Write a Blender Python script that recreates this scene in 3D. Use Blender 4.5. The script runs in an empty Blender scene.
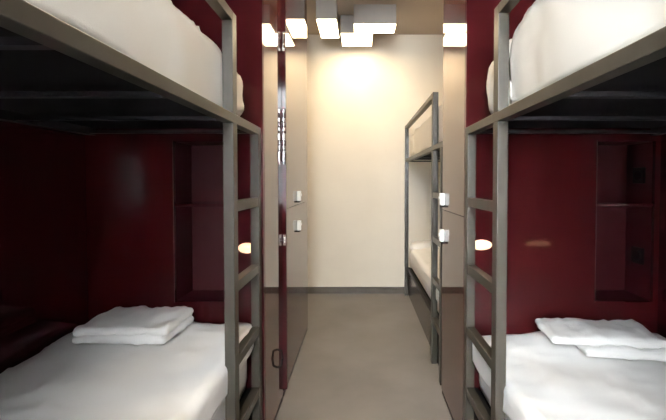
import bpy, bmesh, math, random
from mathutils import Vector, Matrix, noise
random.seed(7)
S = bpy.context.scene
C = S.collection
H = 1.3                                    # eye height

# ------------------------------------------------------------- camera
cd = bpy.data.cameras.new('camera'); cam = bpy.data.objects.new('camera', cd); C.objects.link(cam)
PITCH = math.radians(1.5)
F = 396.0
cam.location = (0, 0, H)
cam.rotation_euler = (math.pi/2 - PITCH, 0, 0)
cd.sensor_width = 36; cd.lens = F/666*36
cd.shift_x = -27/666
cd.shift_y = -(28.5 - F*math.tan(PITCH))/666
cd.clip_start = 0.05
S.camera = cam

# ------------------------------------------------------------- world, light, exposure
W = bpy.data.worlds.new('world'); S.world = W; W.use_nodes = True
W.node_tree.nodes['Background'].inputs[0].default_value = (0.75, 0.86, 1.0, 1)
W.node_tree.nodes['Background'].inputs[1].default_value = 1.0
S.view_settings.view_transform = 'Standard'; S.view_settings.look = 'None'
S.view_settings.gamma = 1; S.view_settings.exposure = 0.55
def area(name, loc, rot, sx, sy, power, col):
    l = bpy.data.lights.new(name, 'AREA'); l.shape = 'RECTANGLE'; l.size = sx; l.size_y = sy
    l.energy = power; l.color = col
    o = bpy.data.objects.new(name, l); C.objects.link(o); o.location = loc; o.rotation_euler = rot
    return o
area('window_daylight', (-0.20, -1.5, 1.8), (math.radians(78), 0, 0), 1.25, 1.8, 600, (0.90, 0.955, 1.0))
WARM = (1.0, 0.775, 0.49)

# ------------------------------------------------------------- materials
def mat(name, col, rough=0.5, metal=0.0, ior=1.45, coat=0.0, noise_amt=0.0, nscale=8.0, bump=0.0, bscale=40.0, emit=None, estr=0.0, col2=None, stretch=None, spec=None):
    m = bpy.data.materials.new(name); m.use_nodes = True
    nt = m.node_tree; b = nt.nodes['Principled BSDF']
    b.inputs['Base Color'].default_value = (*col, 1); b.inputs['Roughness'].default_value = rough
    b.inputs['Metallic'].default_value = metal; b.inputs['IOR'].default_value = ior
    b.inputs['Coat Weight'].default_value = coat; b.inputs['Coat Roughness'].default_value = 0.05
    tc = nt.nodes.new('ShaderNodeTexCoord'); mp = nt.nodes.new('ShaderNodeMapping')
    nt.links.new(tc.outputs['Object'], mp.inputs[0])
    if stretch: mp.inputs['Scale'].default_value = stretch
    if noise_amt > 0:
        n = nt.nodes.new('ShaderNodeTexNoise'); n.inputs['Scale'].default_value = nscale; n.inputs['Detail'].default_value = 6
        nt.links.new(mp.outputs[0], n.inputs['Vector'])
        r = nt.nodes.new('ShaderNodeValToRGB')
        c2 = col2 or tuple(c*(1-noise_amt) for c in col)
        r.color_ramp.elements[0].color = (*c2, 1); r.color_ramp.elements[1].color = (*col, 1)
        r.color_ramp.elements[0].position = .3; r.color_ramp.elements[1].position = .7
        nt.links.new(n.outputs['Fac'], r.inputs[0]); nt.links.new(r.outputs[0], b.inputs['Base Color'])
    if bump > 0:
        n = nt.nodes.new('ShaderNodeTexNoise'); n.inputs['Scale'].default_value = bscale; n.inputs['Detail'].default_value = 4
        nt.links.new(mp.outputs[0], n.inputs['Vector'])
        bp = nt.nodes.new('ShaderNodeBump'); bp.inputs['Strength'].default_value = bump; bp.inputs['Distance'].default_value = .01
        nt.links.new(n.outputs['Fac'], bp.inputs['Height']); nt.links.new(bp.outputs[0], b.inputs['Normal'])
    if spec is not None: b.inputs['Specular IOR Level'].default_value = spec
    if emit:
        b.inputs['Emission Color'].default_value = (*emit, 1); b.inputs['Emission Strength'].default_value = estr
    return m
M = dict(
    plaster = mat('beige_plaster', (.82, .745, .62), .7, noise_amt=.05, nscale=3, bump=.05, bscale=90),
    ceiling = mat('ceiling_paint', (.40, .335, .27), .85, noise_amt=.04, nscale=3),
    floor = mat('grey_resin_floor', (.215, .192, .170), .40, noise_amt=.28, nscale=2.2, bump=.02, bscale=30),
    skirting = mat('brown_skirting', (.085, .07, .055), .35, noise_amt=.2, nscale=6),
    maroon = mat('maroon_lacquer', (.025, .0030, .0036), .08, ior=1.40, spec=.36, noise_amt=.12, nscale=2),
    niche = mat('maroon_matt', (.026, .0032, .0045), .45, ior=1.4, spec=.2, noise_amt=.12, nscale=2),
    locker = mat('taupe_lacquer', (.065, .018, .013), .035, ior=1.8, noise_amt=.1, nscale=2),
    seam = mat('dark_seam', (.03, .022, .018), .6),
    steel = mat('grey_olive_paint', (.036, .031, .023), .36, noise_amt=.12, nscale=14, bump=.02),
    bar = mat('dark_steel', (.016, .016, .017), .45, noise_amt=.1, spec=.25),
    board = mat('black_board', (.007, .006, .007), .8, spec=.08),
    base = mat('brown_laminate', (.045, .028, .02), .2, ior=1.45, noise_amt=.15, nscale=4, stretch=(1, 1, 6)),
    linen = mat('white_linen', (.92, .91, .89), .85, bump=.12, bscale=500),
    linen_dim = mat('dimmed_linen', (.74, .70, .63), .85, bump=.12, bscale=500),  # white linen toned down for upper berths, standing in for weaker, warmer light
    sheet = mat('white_sheet', (.88, .87, .85), .85, bump=.1, bscale=400),
    blanket = mat('white_blanket', (.84, .83, .81), .9, bump=.25, bscale=260),
    chrome = mat('chrome', (.8, .8, .78), .12, metal=1, noise_amt=.05),
    black = mat('black_plastic', (.006, .007, .007), .6, noise_amt=.1, spec=.1),
    white = mat('white_plastic', (.9, .9, .86), .35, noise_amt=.03),
    housing = mat('lamp_housing', (.30, .27, .24), .6, noise_amt=.04),
    glow = mat('lamp_diffuser', (.9, .85, .75), .5, emit=WARM, estr=13.5),
    reading = mat('reading_diffuser', (.9, .8, .65), .5, emit=(1, .56, .32), estr=.8),
    strip = mat('added_strip', (.9, .8, .65), .5, emit=(1, .62, .30), estr=5.0),
    wframe = mat('white_frame', (.7, .7, .7), .4, noise_amt=.03),
    rad = mat('radiator_paint', (.75, .75, .73), .4, noise_amt=.03),
)
g = bpy.data.materials.new('clear_glass'); g.use_nodes = True
gb = g.node_tree.nodes['Principled BSDF']; gb.inputs['Transmission Weight'].default_value = 1; gb.inputs['Roughness'].default_value = 0; gb.inputs['IOR'].default_value = 1.02
M['glass'] = g

# ------------------------------------------------------------- helpers
def obj(name, bm, m, parent=None, smooth=False, bevel=0.0):
    me = bpy.data.meshes.new(name)
    bmesh.ops.recalc_face_normals(bm, faces=bm.faces)
    bm.to_mesh(me); bm.free()
    me.materials.append(M[m])
    o = bpy.data.objects.new(name, me); C.objects.link(o)
    if smooth:
        for p in me.polygons: p.use_smooth = True
    if bevel:
        b = o.modifiers.new('bevel', 'BEVEL'); b.width = bevel; b.segments = 2; b.limit_method = 'ANGLE'
    if parent:
        o.parent = parent; off = Vector(); q = parent
        while q: off += q.location; q = q.parent
        o.location = -off      # meshes are written in world metres
    return o
def bx(bm, a, b):
    x0, x1 = sorted((a[0], b[0])); y0, y1 = sorted((a[1], b[1])); z0, z1 = sorted((a[2], b[2]))
    v = [bm.verts.new(p) for p in ((x0,y0,z0),(x1,y0,z0),(x1,y1,z0),(x0,y1,z0),(x0,y0,z1),(x1,y0,z1),(x1,y1,z1),(x0,y1,z1))]
    for f in ((0,3,2,1),(4,5,6,7),(0,1,5,4),(1,2,6,5),(2,3,7,6),(3,0,4,7)): bm.faces.new([v[i] for i in f])
def box(name, a, b, m, parent=None, bevel=0.0):
    bm = bmesh.new(); bx(bm, a, b); return obj(name, bm, m, parent, bevel=bevel)
def boxes(name, lst, m, parent=None, bevel=0.0):
    bm = bmesh.new()
    for a, b in lst: bx(bm, a, b)
    return obj(name, bm, m, parent, bevel=bevel)
def cyl(bm, p, q, r, n=16):
    p, q = Vector(p), Vector(q); d = q - p
    rot = d.to_track_quat('Z', 'Y').to_matrix().to_4x4()
    bmesh.ops.create_cone(bm, cap_ends=True, segments=n, radius1=r, radius2=r, depth=d.length, matrix=Matrix.Translation((p+q)/2) @ rot)
def tag(o, label, cat, group=None, kind=None):
    o['label'] = label; o['category'] = cat
    if group: o['group'] = group
    if kind: o['kind'] = kind
    return o
def thing(name, loc, label, cat, group=None):
    o = bpy.data.objects.new(name, None); C.objects.link(o); o.location = loc; o.empty_display_size = .1
    return tag(o, label, cat, group)
def struct(o): o['kind'] = 'structure'; return o
def fbm(p, s, o=3):
    return noise.fractal(Vector(p)*s, 1.0, 2.0, o)

def slab(name, a, b, m, r=.04, n=(24, 16, 6), amp=.006, ns=6.0, parent=None, rot=0, crown=0.0, pinch=0.0, seed=0.0, tilt=0.0):
    """a soft rounded body between corners a and b, with wrinkles"""
    bm = bmesh.new(); cx, cy, cz = [(a[i]+b[i])/2 for i in range(3)]
    hx, hy, hz = [abs(b[i]-a[i])/2 for i in range(3)]
    r = min(r, hx, hy, hz)
    nx, ny, nz = n
    idx = {}
    def V(i, j, k):
        key = (i, j, k)
        if key in idx: return idx[key]
        u, v, w = 2*i/nx-1, 2*j/ny-1, 2*k/nz-1
        # crowd the samples to the rim
        e = lambda t: math.copysign(1-(1-abs(t))**1.5, t)
        p = Vector((e(u)*hx, e(v)*hy, w*hz))
        c = Vector((max(-hx+r, min(hx-r, p.x)), max(-hy+r, min(hy-r, p.y)), max(-hz+r, min(hz-r, p.z))))
        d = p - c
        nrm = d.normalized() if d.length > 1e-6 else Vector((0, 0, 1 if w > 0 else -1))
        q = c + nrm*r if d.length > 1e-6 else p
        if pinch:
            f = 1 - pinch*(abs(u)**3 + abs(v)**3)/1.0*.5
            q.z *= max(.15, f)
        if crown and w > -.9: q.z += crown*(1-u*u)*(1-v*v)*(w+1)/2
        wv = (q.x+cx+seed, q.y+cy, q.z+cz)
        a1 = amp*(fbm(wv, ns) + .8*fbm((wv[0]*2.2, wv[1]*.7, wv[2]+5), ns*1.4))
        if w > -.99 or abs(u) > .99 or abs(v) > .99: q = q + nrm*a1
        idx[key] = bm.verts.new(q); return idx[key]
    for i in range(nx):
        for j in range(ny):
            for k in (0, nz):
                f = [V(i,j,k), V(i+1,j,k), V(i+1,j+1,k), V(i,j+1,k)]
                bm.faces.new(f if k else f[::-1])
    for i in range(nx):
        for k in range(nz):
            for j in (0, ny): bm.faces.new([V(i,j,k), V(i+1,j,k), V(i+1,j,k+1), V(i,j,k+1)])
    for j in range(ny):
        for k in range(nz):
            for i in (0, nx): bm.faces.new([V(i,j,k), V(i,j+1,k), V(i,j+1,k+1), V(i,j,k+1)])
    bmesh.ops.transform(bm, matrix=Matrix.Translation((cx, cy, cz)) @ Matrix.Rotation(rot, 4, 'Z') @ Matrix.Rotation(tilt, 4, 'X'), verts=bm.verts)
    return obj(name, bm, m, parent, smooth=True)

def duvet(name, s, xo, xi, y0, y1, ztop, zmat, zhang, label, group, seed=0.0, r=.07, amp=.012, crown=.03, lip=0.0, mt='linen', lift=0.0, tap=.06):
    """cover lying on a mattress and hanging over its corridor side. s = side sign of the bunk, xo outer |x|, xi wall |x|"""
    th = .018
    prof = []
    def arc(cx, cz, rad, a0, a1, k=7):
        for i in range(k+1):
            t = a0+(a1-a0)*i/k; prof.append((cx+rad*math.cos(t), cz+rad*math.sin(t), 1))
    # coordinates: u grows from the corridor to the wall
    for i in range(9): prof.append((xo, zhang+(ztop-r-zhang)*i/8, 1))
    prof.pop()
    arc(xo+r, ztop-r, r, math.pi, math.pi/2)
    nt = 26
    for i in range(1, nt): prof.append((xo+r+(xi-.03-xo-r)*i/nt, ztop+crown*math.sin(math.pi*i/nt), 1))
    arc(xi-.03, ztop-.03, .03, math.pi/2, 0, 4)
    prof.append((xi, zmat+.004, 0)); prof.append(((xi+xo)/2, zmat+.004, 0)); prof.append((xo+.028, zmat+.004, 0)); prof.append((xo+.028, zhang, 0))
    bm = bmesh.new(); rows = []
    ny = 90
    for j in range(ny+1):
        y = y0+(y1-y0)*j/ny
        e = min((y-y0), (y1-y))/tap; e = min(1, e); ez = math.sqrt(max(0, 1-(1-e)**2))
        row = []
        for u, z, w in prof:
            if w:
                n1 = fbm((u*1.0+seed, y*1.0, z), 4.0) + .25*fbm((u*1.6+seed, y*1.3+u*.8, z+3), 7.0)
                rd = abs(fbm((u*1.3+seed*2, y*1.3+.8*u, z*.7+1), 3.1, 2))
                ridge = max(0, .18-rd)/.18
                dz = amp*n1 + amp*.6*ridge**1.5 + lift*max(0, min(1, (y-(y1-.30))/.12))
                if z < ztop-r:     # hanging flap: long vertical billows, hem a bit uneven
                    d = amp*(.55*fbm((seed, y*1.1, z*1.2), 3.0))
                    uu, zz = u + max(-.012, min(.02, d)), z + (.008*math.sin(y*9+seed)+lip*fbm((seed, y, 0), 4) if z < zhang+.03 else 0)
                else:
                    uu, zz = u - .25*dz, z + dz
                zz = zmat+.006 + (zz-zmat-.006)*(.35+.65*ez) if zz > zmat+.006 else zz
            else: uu, zz = u, z
            row.append(bm.verts.new((s*uu, y, zz)))
        rows.append(row)
    k = len(prof)
    for j in range(ny):
        for i in range(k):
            bm.faces.new([rows[j][i], rows[j][(i+1) % k], rows[j+1][(i+1) % k], rows[j+1][i]])
    bm.faces.new(rows[0]); bm.faces.new(rows[-1][::-1])
    bmesh.ops.triangulate(bm, faces=[f for f in bm.faces if len(f.verts) > 4])
    o = obj(name, bm, mt, smooth=True)
    tag(o, label, 'duvet', group); return o

# ------------------------------------------------------------- dimensions
ZC = 2.98                 # ceiling
YB = 4.576                # back wall
YH = 1.88                 # head walls of the near bunks
YF = -0.14                # their feet
YW = -1.3                 # window wall behind the camera
XL, XR = -.458, .500      # locker fronts
BL, BR = .468, .496       # corridor faces of the near bunks
WL, WR = -1.30, 1.425     # alcove side walls
ND = .20                  # niche depth

# ------------------------------------------------------------- room
struct(box('floor', (-2.2, YW-.12, -.08), (2.2, YB+.1, 0), 'floor'))
struct(box('ceiling', (-2.2, YW-.12, ZC), (2.2, YB+.1, ZC+.08), 'ceiling'))
struct(box('wall_back', (-1.6, YB, 0), (2.2, YB+.1, ZC), 'plaster'))
struct(box('wall_left', (WL-.1, YW, 0), (WL, YH+ND+.03, ZC), 'maroon'))
struct(box('wall_right', (WR, YW, 0), (WR+.1, YH+ND+.03, ZC), 'maroon'))
struct(box('wall_far_left', (-1.5, YH+ND+.03, 0), (-1.4, YB, ZC), 'plaster'))
struct(box('wall_far_right', (1.45, YH+ND+.03, 0), (1.55, YB, ZC), 'plaster'))
struct(box('baseboard_back', (-1.4, YB-.014, 0), (1.45, YB, .075), 'skirting'))
struct(box('light_block_left', (WL, YF-.03, 0), (-BL, YF-.004, ZC), 'maroon'))  # unseen panel, added so daylight reaches the bed only from the corridor
struct(box('light_block_right', (BR, YF-.03, 0), (WR, YF-.004, ZC), 'maroon'))  # its counterpart on the right, also added to shade the alcove
# window wall with a wide window, behind the camera
wx0, wx1, wz0, wz1 = -.90, .50, .8, 2.75
struct(boxes('wall_front', [((-2.2, YW-.12, 0), (wx0, YW, ZC)), ((wx1, YW-.12, 0), (2.2, YW, ZC)), ((wx0, YW-.12, 0), (wx1, YW, wz0)), ((wx0, YW-.12, wz1), (wx1, YW, ZC))], 'plaster'))
wf = struct(boxes('window_1', [((wx0, YW-.10, wz0), (wx0+.06, YW-.04, wz1)), ((wx1-.06, YW-.10, wz0), (wx1, YW-.04, wz1)),
     ((wx0, YW-.10, wz0), (wx1, YW-.04, wz0+.06)), ((wx0, YW-.10, wz1-.06), (wx1, YW-.04, wz1)), ((-.23, YW-.10, wz0+.06), (-.17, YW-.04, wz1-.06))], 'wframe'))
box('window_pane', (wx0+.06, YW-.075, wz0+.06), (wx1-.06, YW-.07, wz1-.06), 'glass', wf)

t = thing('added_blind', (-.2, YW+.06, 2.78), 'open white vertical blind, unseen, added before the window to dim its reflection', 'blind')  # out of view, added to break up and dim the window's reflection
box('head_rail', (wx0-.05, YW+.02, 2.77), (wx1+.05, YW+.10, 2.81), 'wframe', t, .003)
nb = 13
for i in range(nb):
    xb = wx0+.04+(wx1-wx0-.08)*i/(nb-1)
    bm = bmesh.new(); bx(bm, (-.001, -.04, .86), (.001, .04, 2.77))
    bmesh.ops.transform(bm, matrix=Matrix.Translation((xb, YW+.06, 0)) @ Matrix.Rotation(math.radians(-14), 4, 'Z'), verts=bm.verts)
    obj('slat', bm, 'rad', t)
# ------------------------------------------------------------- head panels with niches
def niche_panel(x0, x1, n0, n1, label, sockets):
    t = thing('niche_panel', ((x0+x1)/2, YH, 0), label, 'wall panel')
    zt, zb = 1.49, .725
    y1 = YH+.018
    boxes('front_panel', [((x0, YH, 0), (n0, y1, ZC)), ((n1, YH, 0), (x1, y1, ZC)), ((n0, YH, 0), (n1, y1, zb)), ((n0, YH, zt), (n1, y1, ZC))], 'maroon', t)
    boxes('niche_lining', [((n0-.012, y1, zb-.012), (n0, YH+ND, zt+.012)), ((n1, y1, zb-.012), (n1+.012, YH+ND, zt+.012)),
        ((n0, y1, zb-.012), (n1, YH+ND, zb)), ((n0, y1, zt), (n1, YH+ND, zt+.012)), ((n0-.012, YH+ND, zb-.012), (n1+.012, YH+ND+.012, zt+.012))], 'niche', t)
    box('niche_shelf', (n0, YH+.006, 1.18), (n1, YH+ND, 1.195), 'maroon', t, .002)
    box('niche_edge', (n0-.003, YH-.002, zb-.003), (n0, YH, zt+.003), 'seam', t)
    if sockets:
        for z in (1.33, .93):
            s = box('socket', (n1-.012, YH+.06, z-.04), (n1, YH+.14, z+.04), 'black', t, .003)
            bm = bmesh.new(); cyl(bm, (n1-.0125, YH+.10, z), (n1-.016, YH+.10, z), .022); obj('socket_face', bm, 'board', s)
    return t
niche_panel(WL, XL-.001, -.885, -.60, 'dark red glossy head panel with a shelf niche behind the left bunk ladder', False)
niche_panel(XR+.001, WR, 1.125, 1.40, 'dark red glossy head panel behind the right bunk, niche with black sockets at its right', True)

# ------------------------------------------------------------- bunk beds
def bunk(s, xo, xw, yh, yf, lad, label, zrail=(1.518, 1.553), zguard=1.927, guard_to=None, zlow=.31, ladder_dir=-1):
    """s side sign, xo |x| of the corridor face, xw |x| of the wall, yh ladder end, yf other end"""
    t = thing('bunk_bed', (s*xo, (yh+yf)/2, 0), label, 'bunk bed')
    P, Q = .039, .050                     # tube: across, along
    z0, z1 = zrail
    xi = xw-.012
    ylo, yhi = min(yh, yf), max(yh, yf)
    box('side_rail', (s*xo, ylo, z0), (s*(xo+.040), yhi, z1), 'steel', t, .002)
    box('wall_rail', (s*xi, ylo, z0), (s*(xi-.04), yhi, z1), 'bar', t)
    n = 6
    for i in range(n):
        y = ylo+.02+(yhi-ylo-.06)*i/(n-1)
        box('crossbar', (s*(xo+.040), y-.012, z0+.004), (s*(xi-.04), y+.012, z0+.018), 'bar', t)
    box('bed_board', (s*(xo+.042), ylo+.004, z1-.003), (s*(xi-.042), yhi-.004, z1+.006), 'board', t)
    y1, y2 = lad                         # ladder posts: y1 the one carrying the guard
    d = ladder_dir
    box('ladder_post', (s*xo, y1, 0), (s*(xo+P), y1+Q, z0), 'steel', t, .002)
    box('guard_post', (s*xo, y1, z1), (s*(xo+P), y1+Q, zguard), 'steel', t, .002)
    box('ladder_post', (s*xo, y2, 0), (s*(xo+P), y2+Q, z0), 'steel', t, .002)
    a, b = sorted((y1, y2))
    for z in (1.205, .895, .605, .318):
        box('rung', (s*(xo+.002), a+Q, z-.02), (s*(xo+P-.002), b, z+.02), 'steel', t, .002)
    end = yf if guard_to is None else guard_to
    ge = sorted((y1+(Q if end > y1 else 0), end))
    box('guard_rail', (s*xo, ge[0], zguard-.035), (s*(xo+P), ge[1], zguard), 'steel', t, .002)
    yp = end-Q if end > y1 else end
    box('guard_post', (s*xo, yp, z1), (s*(xo+P), yp+Q, zguard-.035), 'steel', t, .002)
    yc = yf-Q if yf > yh else yf
    box('corner_post', (s*xo, yc, 0), (s*(xo+P), yc+Q, z0), 'steel', t, .002)
    # lower berth
    box('lower_rail', (s*(xo+P+.001), ylo, zlow-.04), (s*(xo+P+.03), yhi, zlow), 'bar', t, .002)
    box('lower_board', (s*(xo+P+.031), ylo+.002, zlow-.03), (s*xi, yhi-.002, zlow-.01), 'board', t)
    box('base_panel', (s*(xo+P+.004), ylo+.002, 0), (s*(xo+P+.022), yhi-.002, zlow-.041), 'base', t)
    return t
bunk(-1, BL, -WL, YH-.002, YF, (1.467, YH-.052), 'grey steel bunk bed against the left wall, nearest on the left')
bunk(1, BR, WR, YH-.002, YF, (1.432, YH-.052), 'grey steel bunk bed against the right wall, nearest on the right', zguard=1.937)
FB0, FB1 = 2.405, 4.53
bunk(1, .511, 1.45, FB0, FB1, (2.79, 2.49), 'grey steel bunk bed far down the corridor between the lockers and back wall', guard_to=FB1-.0, zlow=.315)

# ------------------------------------------------------------- bedding
# left upper
def upper(s, xo, xw, ya, yb, where, seed, ztop, head='far', pend=.09):
    zb = 1.5605; zm = 1.69; xi = xw-.02
    o = slab('mattress', (s*(xo+.078), ya+.01, zb), (s*xi, yb-.46, zm), 'sheet', r=.03, n=(14, 24, 4), amp=.0)
    tag(o, 'white sheeted mattress on the upper berth of the '+where, 'mattress')
    ps = .35 if s < 0 else .43
    if head == 'far': d0, d1, p0, p1 = ya+.005, yb-ps, yb-ps+.0, yb-pend
    else: d0, d1, p0, p1 = ya+ps, yb-.005, ya+.02, ya+ps
    duvet('duvet', s, xo+.046, xi, d0, d1, ztop, zm, 1.562, 'puffy white duvet on the upper berth of the '+where, 'white duvets', seed=seed, r=.06, amp=.018, crown=.022, tap=.035, mt='linen_dim')
    o = slab('pillow', (s*(xo+.044), p0+.012, 1.562), (s*(xo+.62), p1, ztop-.03), 'linen_dim', r=.05, n=(26, 18, 10), amp=.013, ns=7, crown=.02, pinch=.12, seed=seed)
    tag(o, 'white pillow at the head of the upper berth of the '+where, 'pillow')
upper(-1, BL, -WL, YF, YH-.002, 'left near bunk', 1.0, 1.825)
upper(1, BR, WR, YF, YH-.002, 'right near bunk', 4.0, 1.865, pend=.17)
upper(1, .511, 1.45, FB0, FB1, 'far bunk', 8.0, 1.84, head='far')

def lower(s, xo, xw, ya, yb, where, seed, zb, ztop, zpil):
    zm = ztop-.055; xi = xw-.02
    xo2 = xo+.038
    o = slab('mattress', (s*(xo2+.026), ya+.01, zb), (s*xi, yb-.012, zm), 'sheet', r=.03, n=(14, 24, 4), amp=.0)
    tag(o, 'white sheeted mattress on the lower berth of the '+where, 'mattress')
    d0, d1, p0, p1 = ya+.005, (yb-.27 if xo > .505 else yb-.012), yb-.265, yb-.015
    duvet('duvet', s, xo2-.008, xi, d0, d1, ztop, zm, ztop-.112, 'smooth white duvet on the lower berth of the '+where, 'white duvets', seed=seed, r=.045, amp=.014, crown=.012, lip=.02, lift=(0 if xo > .505 else .012))
    if xo < .505: return
    o = slab('pillow', (s*(xo2+.012), p0, zm+.003), (s*(xi-.01), p1, zpil), 'linen', r=.05, n=(30, 16, 6), amp=.008, ns=7, crown=.01, pinch=.4, seed=seed)
    tag(o, 'flat white pillow at the head of the lower berth of the '+where, 'pillow')
lower(-1, BL, -WL, YF, YH-.002, 'left near bunk', 11.0, .312, .625, .65)
lower(1, BR, WR, YF, YH-.002, 'right near bunk', 15.0, .312, .575, .625)
lower(1, .511, 1.45, FB0, FB1, 'far bunk', 19.0, .317, .58, .62)

def blanket(cx, cy, z, w, d, layers, rot, label, tilt=0.0, seed=0.0):
    bm_all = bmesh.new()
    t = thing('folded_blanket', (cx, cy, z), label, 'blanket', None)
    zz = z
    for i, (th, dx, dy, sc, r2) in enumerate(layers):
        slab('fold', (cx-w*sc/2+dx, cy-d*sc/2+dy, zz), (cx+w*sc/2+dx, cy+d*sc/2+dy, zz+th), 'blanket', r=th*.5, n=(30, 22, 6), amp=.010, ns=9, crown=.006, seed=seed+i*3, rot=rot+r2, tilt=tilt, parent=t)
        zz += th*.9
    bm_all.free(); return t
blanket(-.945, 1.665, .658, .375, .26, [(.040, 0, 0, 1.0, .0), (.034, .006, -.002, .99, .03)], -.03,
        'folded white blanket on the left lower bunk by the dark red head panel', seed=2)
blanket(1.03, 1.65, .608, .44, .24, [(.040, .045, -.045, .82, -.05), (.036, -.03, .012, .98, -.02)], -.10,
        'folded white blanket on the right lower bunk by the dark red head panel', seed=5)

# ------------------------------------------------------------- lockers
def lock_box(x, s, y, z, parent):
    l = box('lock', (x, y-.02, z-.036), (x-s*.027, y+.017, z+.036), 'white', parent, .004)
    bm = bmesh.new(); cyl(bm, (x-s*.027, y, z+.008), (x-s*.032, y, z+.008), .010); obj('lock_knob', bm, 'white', l)
    box('lock_base', (x, y-.023, z-.048), (x-s*.02, y+.023, z-.037), 'black', l, .002)
def locker(name, s, xf, y0, y1, label, split=1.13, locks=None, bar=None, depth=.55):
    t = thing(name, (s*xf, (y0+y1)/2, 0), label, 'locker', None)
    th = .018; gap = .0015
    x = s*xf
    box('carcass', (x+s*(th+.002), y0, 0), (x+s*depth, y1, ZC-.002), 'seam', t)
    if split:
        doors = [(.03, split-gap), (split+gap, ZC-.01)]
    else: doors = [(.03, ZC-.01)]
    for a, b in doors:
        dd = box('door', (x, y0+gap, a), (x+s*th, y1-gap, b), 'locker', t, .001)
        if locks:
            lock_box(x, s, locks, 1.195 if a > 1 else .98, dd)
        if bar:
            bm = bmesh.new(); yy, zz = bar
            pts = [(x, yy, zz-.05), (x-s*.022, yy, zz-.042), (x-s*.028, yy, zz), (x-s*.022, yy, zz+.042), (x, yy, zz+.05)]
            for p, q in zip(pts, pts[1:]): cyl(bm, p, q, .006, 10)
            obj('door_handle', bm, 'black', dd, smooth=True)
    box('plinth', (x+s*.004, y0, 0), (x+s*.018, y1, .028), 'seam', t)
    return t
locker('locker', -1, -XL, YH+.019, 2.325, 'tall taupe gloss locker with one black handle, beside the left bunk', None, None, (2.17, .32), depth=.12)
locker('locker', -1, -XL, 2.366, 3.45, 'wide taupe gloss locker with two white locks, just beyond the dark red fin', locks=2.89)
locker('locker', 1, XR, YH+.019, 2.40, 'taupe gloss locker pair with white locks between the two right bunks', locks=2.35, depth=.55)

# dark red fin between left lockers with chrome fittings
t = thing('divider_fin', (XL, 2.345, 0), 'dark red upright fin with chrome fittings between the left lockers', 'divider')
box('fin', (XL-.3, 2.328, .062), (XL+.024, 2.362, ZC-.004), 'maroon', t, .001)
yf_ = 2.328; xf_ = XL+.012
def fitting(name, zs, parts):
    bm = bmesh.new()
    for (dz, h, r) in parts: cyl(bm, (xf_, yf_-.006, zs+dz-h/2), (xf_+.001, yf_-.006, zs+dz+h/2), r, 14)
    cyl(bm, (xf_, yf_-.004, zs+min(p[0] for p in parts)), (xf_, yf_-.004, zs+max(p[0] for p in parts)), .0035, 8)
    if name == 'hinge': bmesh.ops.create_cube(bm, size=1, matrix=Matrix.Translation((xf_, yf_-.002, zs)) @ Matrix.Diagonal((.016, .004, max(p[0] for p in parts)-min(p[0] for p in parts)+.05, 1)))
    obj(name, bm, 'chrome', t, smooth=False, bevel=.001)
fitting('hinge', 2.115, [(-.03, .022, .011), (0, .03, .008), (.03, .022, .011)])
fitting('latch', 1.56, [(.15, .022, .007), (.10, .022, .010), (.072, .014, .006), (.045, .02, .010), (0, .04, .012), (-.035, .016, .006), (-.062, .02, .009), (-.115, .06, .012), (-.155, .012, .006)])
fitting('hinge', .955, [(-.008, .012, .010), (.008, .012, .010)])

# ------------------------------------------------------------- ceiling lamps
for x0, x1, y0, y1, lab in ((-.405, -.215, 3.69, 4.17, 'long narrow square-cut ceiling lamp, leftmost of the three'),
                       (-.06, .345, 3.80, 4.03, 'wide ceiling lamp nearest the right bunks, its grey front face showing'),
                       (-.195, .13, 4.04, 4.42, 'squarish ceiling lamp closest to the back wall'),
                       (-.25, .25, 1.9, 2.5, 'unseen boxy ceiling lamp added over the corridor for warm fill light')):  # last lamp is out of view, added to warm and brighten the scene
    zb = 2.795
    t = thing('ceiling_lamp', ((x0+x1)/2, (y0+y1)/2, zb), lab, 'ceiling lamp', 'boxy ceiling lamps')
    box('housing', (x0, y0, zb+.002), (x1, y1, ZC), 'housing', t, .001)
    box('diffuser', (x0+.004, y0+.004, zb), (x1-.004, y1-.004, zb+.002), 'glow', t)

# ------------------------------------------------------------- reading lamps on the head panels
def capsule(x, z, w, r, label):
    t = thing('reading_lamp', (x, YH, z), label, 'reading lamp')
    bm = bmesh.new()
    bmesh.ops.create_uvsphere(bm, u_segments=24, v_segments=14, radius=1, matrix=Matrix.Translation((x, YH-.014, z)) @ Matrix.Diagonal((w/2, .014, r, 1)))
    obj('lamp_shade', bm, 'reading', t, smooth=True)
    box('wall_plate', (x-w*.3, YH-.006, z+r*.4), (x+w*.3, YH, z+r+.01), 'maroon', t, .002)
capsule(-.535, .985, .085, .025, 'small glowing reading lamp seen between the left ladder posts')
capsule(.575, 1.0, .10, .025, 'small glowing reading lamp seen between the right ladder posts')
# unseen strip lamp added on the right alcove wall, tilted for its reflected streak
t = thing('added_wall_lamp', (WR, .64, .81), 'slim warm strip lamp, unseen, added to reflect as a streak in the head panel', 'added lamp')
box('lamp_back', (WR-.012, .62, .78), (WR, .66, .84), 'black', t, .002)
bm = bmesh.new(); cyl(bm, (WR-.024, .46, .781), (WR-.024, .82, .838), .012); obj('lamp_diffuser', bm, 'strip', t, smooth=True)
# socket on the left alcove wall
t = thing('wall_socket', (WL, 1.26, .965), 'black socket on the left alcove wall above the bed', 'socket')
box('socket_plate', (WL, 1.235, .925), (WL+.01, 1.29, 1.005), 'black', t, .003)
bm = bmesh.new(); cyl(bm, (WL+.010, 1.262, .965), (WL+.013, 1.262, .965), .02); obj('socket_face', bm, 'board', t)
